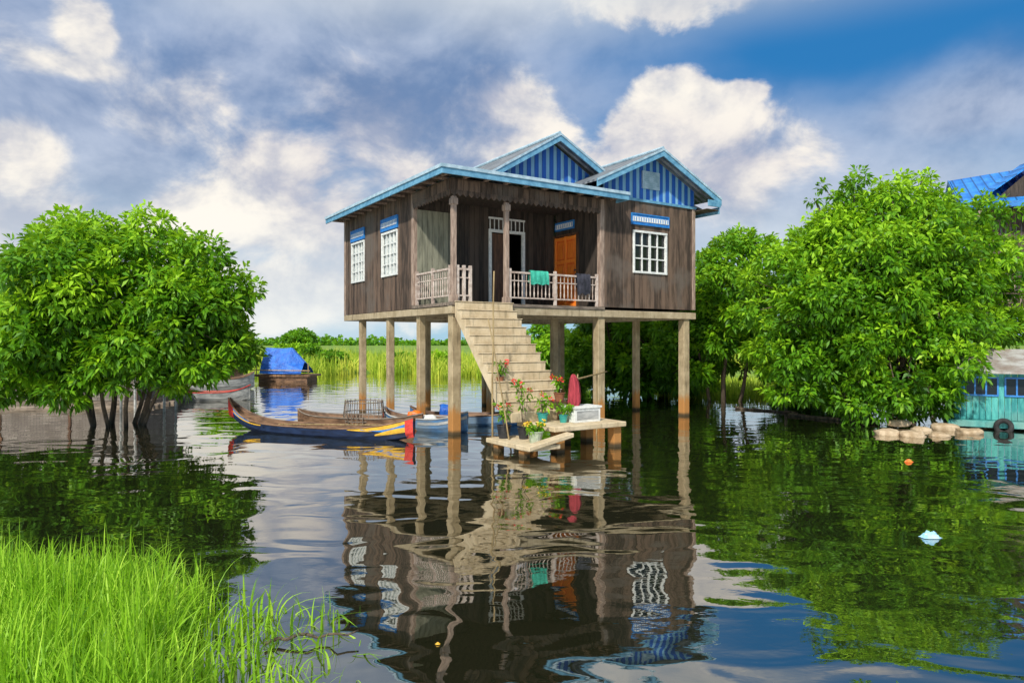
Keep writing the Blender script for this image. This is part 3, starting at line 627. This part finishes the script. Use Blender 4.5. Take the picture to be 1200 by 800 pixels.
b.finish('plant_stand',brown_m,loc=hp(1.25,-2.42,.52),rot=ANG,label='small brown wooden plant stand on the landing',category='stand')
plant(hp(.2,-1.75,1.29),terra_m,.08,.12,.3,redfl_m,1,'small red flowering plant in a clay pot on a stair tread',.1,2,.06)
p_=hp(-1.2,2.4,-.05)
b=MB(); 
for k in range(22):
    a=2*math.pi*k/22; b.r=random.random(); b.tube([(.42*math.cos(a),.42*math.sin(a),0),(.5*math.cos(a),.5*math.sin(a),.35),(.46*math.cos(a),.46*math.sin(a),.75)],.012,4)
for z,r in ((.05,.43),(.25,.48),(.45,.5),(.7,.47)):
    b.tube([(r*math.cos(2*math.pi*k/20),r*math.sin(2*math.pi*k/20),z) for k in range(21)],.014,4)
b.finish('fish_trap',plank_m,loc=p_,label='woven bamboo fish trap behind the moored boats',category='basket')

# ---------------------------------------------------------------- boats
def boat(name,c,ang,L,B,D,bow,stern,mats,label,seats=4,paint=None,group='wooden boats moored on the lake'):
    root=empty(name,c,ang,label=label,category='boat',group=group)
    N_=64; th=.03
    def st(t):
        x=-L/2+L*t; s=2*t-1
        wd=B/2*max(0.03,(1-abs(s)**2.6))**.8
        zb=-.12+ (bow*.9*max(0,-s-.45)**1.7*2.5 if s<0 else stern*.85*max(0,s-.45)**1.7*2.2)
        zt=D-.12+ (bow*max(0,-s)**5.0 if s<0 else stern*max(0,s)**3.0)
        zb=min(zb,zt-.07); return x,wd,zb,zt
    def shell(o_,mats_,rng,name,inner=True,tp=None):
        b=MB(); rows=[]
        for i in range(rng[0],rng[1]+1):
            x,wd,zb,zt=st(i/N_); w2=wd+o_; r=[]
            if tp: f0,f1=tp((i-rng[0])/(rng[1]-rng[0]))
            if inner:
                for (fy,fz) in ((-1,1),(-.93,.5),(-.62,.12),(0,0),(.62,.12),(.93,.5),(1,1)): r.append((x,fy*w2,zb-o_+(zt-zb+o_)*fz))
                wi=max(.008,wd-th)
                for (fy,fz) in ((1,1),(.9,.5),(.58,.2),(0,.12),(-.58,.2),(-.9,.5),(-1,1)): r.append((x,fy*wi,zb+(zt-zb)*fz))
            else:
                def sec(f): 
                    pr=[(0,0),(.12,.62),(.5,.93),(1,1)]
                    for (a,ya),(b2,yb) in zip(pr,pr[1:]):
                        if f<=b2: return ya+(yb-ya)*(f-a)/(b2-a)
                    return 1
                fs=sorted([f0+(f1-f0)*q_/4 for q_ in range(5)])
                for sg in (-1,1):
                    for f in fs: r.append((x,sg*(sec(f)*w2+o_),zb+(zt-zb)*f))
            rows.append(b.vs(r))
        M_=14 if inner else 10
        for j in range(len(rows)-1):
            for k in range(M_ if inner else M_-1):
                if not inner and k==4: continue
                b.m=0 if k<6 or k==13 or k==6 else 1
                if not inner: b.m=0
                b.r=.5+.3*math.sin(j*3.1+k)
                b.fc((rows[j]+k,rows[j+1]+k,rows[j+1]+(k+1)%M_,rows[j]+(k+1)%M_))
        if inner:
            b.m=0; b.fc([rows[0]+k for k in range(M_)]); b.fc([rows[-1]+k for k in range(M_)][::-1])
        return b.finish(name,mats_,parent=root)
    shell(0,[mats[0],mats[1]],(0,N_),'hull')
    if paint:
        for q,(i0,i1,pm,nm,tp) in enumerate(paint): shell(.004+.002*q,[pm],(i0,i1),nm,False,tp=tp)
    b=MB(); b.r=.6
    for sg in (-1,1): b.tube([(lambda q:(q[0],sg*q[1],q[3]+.01))(st(i/N_)) for i in range(N_+1)],.02,5)
    b.finish('gunwale',mats[2],parent=root)
    for i in range(seats):
        t=.2+.6*(i+.5)/seats; x,wd,zb,zt=st(t); b=MB(); b.r=random.random(); b.box(x-.09,x+.09,-wd+.03,wd-.03,zt-.09,zt-.06); b.finish('seat',mats[1],parent=root)
    return root
full=lambda q:(0,1)
a1=math.atan2(15.2-17.4,-2.1+6.9)
bt=boat('canoe',(-4.57,16.2,0),a1,5.4,.76,.31,.55,.30,[navy_m,hullw_m,hullw_m],'long dark blue wooden canoe with yellow and red painted ends',5,
 [(0,11,blue_m,'bow_paint',lambda q:(.45+.45*q,1)),(0,16,yellow_m,'bow_stripe',lambda q:(.66+.2*q,.82+.11*q)),(0,3,redp_m,'bow_tip',full),
  (46,64,yellow_m,'stern_stripe',lambda q:(.94-.22*math.sin(q*2.6),.98)),(50,64,blue_m,'stern_paint',lambda q:(.95-.5*math.sin(q*1.6),.90-.15*math.sin(q*3))),(54,64,yellow_m,'stern_wave',lambda q:(.45-.1*q,.54+.14*math.sin(q*3))),(62,64,redp_m,'stern_tip',full)])
b=MB(); b.r=.6; b.box(-1.5,1.1,-.24,.24,-.02,.0); b.finish('floor_boards',plank_m,parent=bt)
b=MB(); b.tube([(-1.2,.1,.16),(.2,-.05,.24),(1.9,.05,.3)],.014,6); b.finish('oar',bamboo_m,parent=bt)
boat('canoe',(-3.85,17.45,0),math.radians(-20),3.6,.85,.38,.14,.14,[hullw_m,hullw_m,plank_m],'brown wooden canoe moored beside the stilts',4)
b3=boat('canoe',(-2.15,17.1,0),math.radians(-28),2.5,.8,.40,.22,.2,[boatblue_m,hullw_m,hullgrey_m],'small blue painted canoe beneath the porch',3,[(0,14,hullgrey_m,'bow_paint',lambda q:(.55,.85)),(0,3,redp_m,'bow_tip',full),(34,64,hullgrey_m,'stern_stripe',lambda q:(.68,.84))])
boat('canoe',(-1.2,18.2,0),math.radians(-8),3.0,.85,.36,.2,.2,[boatblue_m,hullw_m,hullw_m],'weathered blue canoe tied under the house',3)
def lump(name,c,sx,sy,sz,mat,label,cat,seed,rot=0,**kw):
    b=MB(); n=16; m_=10; rr=random.Random(seed)
    for j in range(m_+1):
        th=math.pi*j/m_
        for k in range(n):
            ph=2*math.pi*k/n; d=Vector((math.sin(th)*math.cos(ph),math.sin(th)*math.sin(ph),math.cos(th)))
            q=1+.3*noise.noise(d*1.5+Vector((seed*3.3,0,0)))+.12*noise.noise(d*4+Vector((seed,4,0))); e=lambda a:math.copysign(abs(a)**.7,a)
            b.vs([(e(d.x)*sx*q,e(d.y)*sy*q,e(d.z)*sz*q+sz*.8)])
    for j in range(m_):
        for k in range(n): b.fc((j*n+k,(j+1)*n+k,(j+1)*n+(k+1)%n,j*n+(k+1)%n))
    for i in range(len(b.rn)): b.rn[i]=rr.random()*.1+.25+.5*((seed*37)%10)/10
    return b.finish(name,mat,loc=c,rot=rot,smooth=True,label=label,category=cat,**kw)
lump('sack',(-2.4,17.3,.14),.18,.14,.17,orange_m,'orange sack lying in the blue canoe','sack',3)
lump('sack',(-2.0,17.0,.14),.18,.14,.13,white_m,'white sack lying in the blue canoe','sack',5)
lump('sack',(-1.7,18.2,.16),.2,.16,.2,tarp_m,'blue sack lying in the weathered canoe','sack',6)
# left boats
boat('canoe',(-10.9,25.4,0),math.radians(10),2.6,.8,.42,.35,.25,[hullgrey_m,hullw_m,redp_m],'small grey boat with red rim moored near the leafy tree',3)
boat('canoe',(-12.9,31.0,0),math.radians(35),2.8,.9,.6,.35,.3,[hullgrey_m,hullw_m,hullw_m],'weathered grey boat moored beyond the tree',3)
b5=boat('canoe',(-15.4,35,0),math.radians(25),3.6,1.1,.75,.45,.35,[hullw_m,hullw_m,hullgrey_m],'brown boat with a curved canopy frame',3)
b=MB(); 
for i in range(4):
    x=-1.2+i*.7; b.tube([(x,.5*math.cos(t)*1.0,.5+1.1*math.sin(t)) for t in [math.pi*k/8 for k in range(9)]],.025,5)
b.finish('canopy_frame',bamboo_m,parent=b5)
b=MB(); 
for i in range(2):
    b.vs([(-1.25+i*1.6,.52*math.cos(t),.52+1.12*math.sin(t)) for t in [math.pi*k/12 for k in range(13)]])
for k in range(12): b.fc((k,k+1,13+k+1,13+k))
b.finish('canopy',hullgrey_m,parent=b5,smooth=True)
bg_=empty('barge',(-12.3,38,0),math.radians(-10),label='flat wooden barge with a blue tarpaulin tent',category='boat')
b=MB(); b.r=.3; b.slab([(-1.5,-.7,.38),(1.7,-.7,.38),(1.7,.7,.38),(-1.5,.7,.38)],(0,0,-.1)); b.slab([(-1.3,-.6,.28),(1.5,-.6,.28),(1.5,.6,.28),(-1.3,.6,.28)],(0,0,-.5)); 
for i in range(12): b.r=random.random(); b.box(-1.45+i*.26,-1.43+i*.26+.2,-.72,-.705,.26,.38)
b.finish('hull',hullw_m,parent=bg_)
b=MB(); rows=[]
for (x,f,s) in ((-1.15,1,0),(-.1,.97,0),(.35,1.0,0),(1.1,.42,.25)):
    rows.append(b.vs([(x+s*.5,-.78,.43),(x+s*.45,-.60,.43+.50*f),(x,-.10,.43+1.38*f),(x,.10,.43+1.36*f),(x+s*.45,.6,.43+.50*f),(x+s*.5,.78,.43)]))
for j in range(len(rows)-1):
    for k in range(5): b.fc((rows[j]+k,rows[j+1]+k,rows[j+1]+k+1,rows[j]+k+1))
b.fc([rows[0]+k for k in range(6)]); b.finish('tarpaulin',tarp_m,parent=bg_)
b=MB(); 
for x in (-1.4,1.6): b.tube([(x,-.65,.38),(x,-.65,1.0)],.03,6)
b.tube([(-1.6,-.85,.62),(1.8,-.85,.6)],.03,6); b.finish('rail',bamboo_m,parent=bg_)

# ---------------------------------------------------------------- left shack
sh=empty('floating_shack',(-14.6,23.0,0),math.radians(4),label='floating shack with grey woven walls and tin roof',category='house')
b=MB(); b.box(-4.5,2.2,-.05,.0,.2,1.65); b.box(2.15,2.2,.001,3,.2,1.65); b.finish('wall',woven_m,parent=sh)
b=MB(); b.r=.4; b.box(-4.6,2.6,-.5,3.2,.02,.19); 
for i in range(9): b.r=random.random(); b.tube([(-4.6+i*.02,-.45+i*.4,.0),(2.9,-.45+i*.4,.0)],.09,7)
b.finish('raft',plank_m,parent=sh)
b=MB(); b.slab([(-4.7,-.4,1.75),(2.6,-.4,1.75),(2.6,1.5,2.5),(-4.7,1.5,2.5)]); b.slab([(-4.7,3.4,1.75),(2.6,3.4,1.75),(2.6,1.5,2.502),(-4.7,1.5,2.502)]); b.finish('roof',rust_m,parent=sh)
for x in (-2.2,0,2.12):
    b=MB(); b.box(x,x+.08,-.09,-.052,.2,1.7); b.finish('post',brown_m,parent=sh)
b=MB(); b.r=.7; b.slab([(0,0,0),(1.7,.1,-.35),(1.7,1.2,.1),(0,1.2,.45)]); 
for q in ((.2,.2),(1.5,.25),(.2,1.0),(1.5,1.0)): b.tube([(q[0],q[1],-2.3),(q[0],q[1],-.1+.0)],.04,6)
b.finish('lean_to',hullgrey_m,loc=(-12.2,21.2,2.25),label='pale tin lean-to roof on thin posts beside the tree',category='shelter')

# ---------------------------------------------------------------- right buildings
rh=empty('stilt_house',(15.5,24,0),math.radians(-25),label='wooden stilt house with bright blue metal roof',category='house')
b=MB(); b.r=.5; zr=8.55
b.slab([(0,0,6.85),(6.2,0,6.85),(2.6,3,zr),(0,3,zr-.25)]); b.slab([(0,6,6.85),(6.2,6,6.85),(2.6,3,zr+.002),(0,3,zr-.248)][::-1]); b.slab([(6.2,0,6.852),(6.2,6,6.852),(2.6,3,zr+.001)])
r_=b.finish('roof',broof_m,parent=rh)
b=MB(); b.slab([(-.03,0,6.87),(-.03,3,zr-.23),(-.03,3,zr-.41),(-.03,0,6.69)],(-.03,0,0)); b.slab([(-.03,6,6.87),(-.03,3,zr-.23),(-.03,3,zr-.41),(-.03,6,6.69)],(-.03,0,0)); b.box(-.03,6.2,-.04,-.005,6.67,6.87); b.finish('fascia',blue_m,parent=r_)
b=MB(); b.r=.6; b.slab([(.7,.2,7.15),(2.2,.2,8.25),(2.2,2.9,8.65),(.7,1.0,7.35)]); b.slab([(3.7,.2,7.15),(2.2,.2,8.252),(2.2,2.9,8.652),(3.7,1.0,7.35)][::-1]); b.finish('dormer_roof',broof_m,parent=r_)
b=MB(); b.slab([(.95,.35,6.95),(3.45,.35,6.95),(2.2,.35,8.1)],(0,.03,0)); b.finish('dormer_gable',walldark_m,parent=r_)
b=MB(); b.r=.4
for i in range(34): b.r=random.random(); b.box(.95+i*.15,1.09+i*.15,.8,.84,3.3,6.85)
for i in range(30): b.r=random.random(); b.box(.9,.94,.85+i*.15,.99+i*.15,3.3,6.9+min(i*.15+.85,5.2-i*.15)*.38)
b.finish('wall',wall_m,parent=rh)
b=MB(); b.r=.6; b.box(.3,6.2,-.2,5.5,3.1,3.28)
b.finish('deck',trim_m,parent=rh)
for y in (0,2.5,5):
    for x in (.5,3,5.8):
        b=MB(); b.box(x-.1,x+.1,y-.1,y+.1,-1,3.1); b.finish('stilt',brown_m,parent=rh)
for x in (.48,2.6):
    b=MB(); b.r=.8; b.box(x-.07,x+.07,-.1,.04,3.281,6.7); b.finish('pillar',trim_m,parent=rh)
b=MB(); b.r=.6
b.box(.56,2.5,-.15,-.1,4.1,4.17); 
for i in range(11): b.box(.6+i*.17,.63+i*.17,-.14,-.11,3.281,4.1)
b.finish('railing',trim_m,parent=rh)

HA=math.radians(-30)
hb=empty('houseboat',(11.15,17.6,0),HA,label='turquoise houseboat with pale tin roof',category='houseboat')
b=MB(); 
for i in range(36): b.r=random.random(); b.box(.02+i*.13,.14+i*.13,0,.035,.22,1.45)
for i in range(18): b.r=random.random(); b.box(0,.018,.04+i*.13,.16+i*.13,.22,1.5)
b.finish('wall',teal_m,parent=hb)
b=MB(); b.r=.4; b.box(-.15,5,-.3,2.6,.05,.21); b.finish('deck',teal_m,parent=hb,bevel=.01)
b=MB(); b.r=.5; b.slab([(-.05,-.35,1.42),(5,-.35,1.42),(5,1.3,1.95),(.15,1.3,1.95)]); b.slab([(-.05,3,1.42),(5,3,1.42),(5,1.3,1.952),(.15,1.3,1.952)][::-1]); b.finish('roof',rust_m,parent=hb)
for i in range(3):
    x=.2+i*.85; w_=empty('window',(x,0,0),parent=hb)
    b=MB(); b.r=.5; b.box(.04,.70,-.012,-.002,.84,1.24); b.finish('glass',glass_m,parent=w_)
    b=MB(); b.r=.6
    for q in (0,.23,.46,.70): b.box(q,q+.035,-.035,-.0125,.8,1.28)
    b.box(.036,.699,-.032,-.0128,.8,.84); b.box(.036,.699,-.032,-.0128,1.24,1.28); b.finish('frame',blue_m,parent=w_)
def tyre(lx,z):
    c=(11.15+lx*math.cos(HA)-(-.4)*math.sin(HA),17.6+lx*math.sin(HA)+(-.4)*math.cos(HA),z)
    b=MB(); n=20;m_=8
    for k in range(n):
        a=2*math.pi*k/n
        for j in range(m_):
            t=2*math.pi*j/m_; r=.15+.06*math.cos(t); b.vs([(r*math.cos(a),.06*math.sin(t),r*math.sin(a))])
    for k in range(n):
        for j in range(m_): b.fc((k*m_+j,k*m_+(j+1)%m_,((k+1)%n)*m_+(j+1)%m_,((k+1)%n)*m_+j))
    b.finish('tyre',rubber_m,loc=c,rot=HA,smooth=True,label='old black tyre hanging as a fender on the houseboat',category='tyre')
tyre(1.0,.1); tyre(2.2,.12)
i=0
for (x,y,s) in ((1040,509,1),(1070,511,1),(1054,501,.9),(1080,504,.8),(1108,503,1.15),(1136,508,1),(1126,496,.9),(1150,500,.8),(1100,511,.8)):
    i+=1; q=px(x,y,0.0); lump('sandbag',(q[0],q[1],-.07+(.1 if i in(3,7) else 0)),.27*s,.2*s,.11*s,bag_m,'pale tan sandbag at the edge of the water','sandbag',i,random.uniform(-.5,.5),group='sandbags along the water edge')
def log(p0,p1,r,label,nm='log'):
    b=MB(); p0=Vector(p0);p1=Vector(p1); L_=p1-p0; n=9
    b.tube([L_*(k/n)+Vector((0,random.uniform(-.04,.04),random.uniform(-.01,.03))) for k in range(n+1)],[r*(1-.5*k/n) for k in range(n+1)],7)
    b.finish(nm,bark_m,loc=p0,smooth=True,label=label,category='log')
log(px(925,486,.02),px(1030,497,.02),.07,'long floating log near the leafy tree')
log(px(862,478,.02),px(935,484,.02),.05,'thin floating log near the bank')
pole(px(921,487,-.2),(px(921,487,0)[0],px(921,487,0)[1],1.75),.05,'weathered wooden post standing in the water',plank_m)
log(px(312,752,.03),px(420,742,.05),.014,'thin dead stick lying on the grass edge','stick')
def crumple(c,s,mat,label,seed):
    b=MB(); rr=random.Random(seed); n=10
    for j in range(n+1):
        for k in range(n+1):
            x=(k/n-.5);y=(j/n-.5); d=max(0,1-2.1*math.hypot(x,y)); b.vs([(x*s*(1+.2*rr.random()),y*s*.7,s*.35*min(1,d*2.2)*(.5+rr.random()*.5))])
    for j in range(n):
        for k in range(n):
            if math.hypot(k+.5-n/2,j+.5-n/2)<n*.52: b.fc((j*(n+1)+k,j*(n+1)+k+1,(j+1)*(n+1)+k+1,(j+1)*(n+1)+k))
    b.finish('plastic_bag',mat,loc=c,label=label,category='plastic bag')
ltb=surf('light_blue_plastic',(.2,.5,.75),(.5,.75,.9),6,.3)
crumple(px(1090,629,.005),.2,ltb,'crumpled light blue plastic bag floating on water',4)
crumple(px(1065,541,.005),.14,orange_m,'small orange plastic scrap floating on water',8)
crumple(px(513,754,.005),.035,yellow_m,'tiny yellow scrap floating on water',9)

# ---------------------------------------------------------------- camera
cam=bpy.data.cameras.new('camera'); co=bpy.data.objects.new('camera',cam); COL.objects.link(co)
co.location=(0,0,H); co.rotation_euler=(math.radians(90),0,0); cam.lens=F/1200*36; cam.sensor_width=36; cam.clip_end=10000; cam.clip_start=.05
scene.camera=co
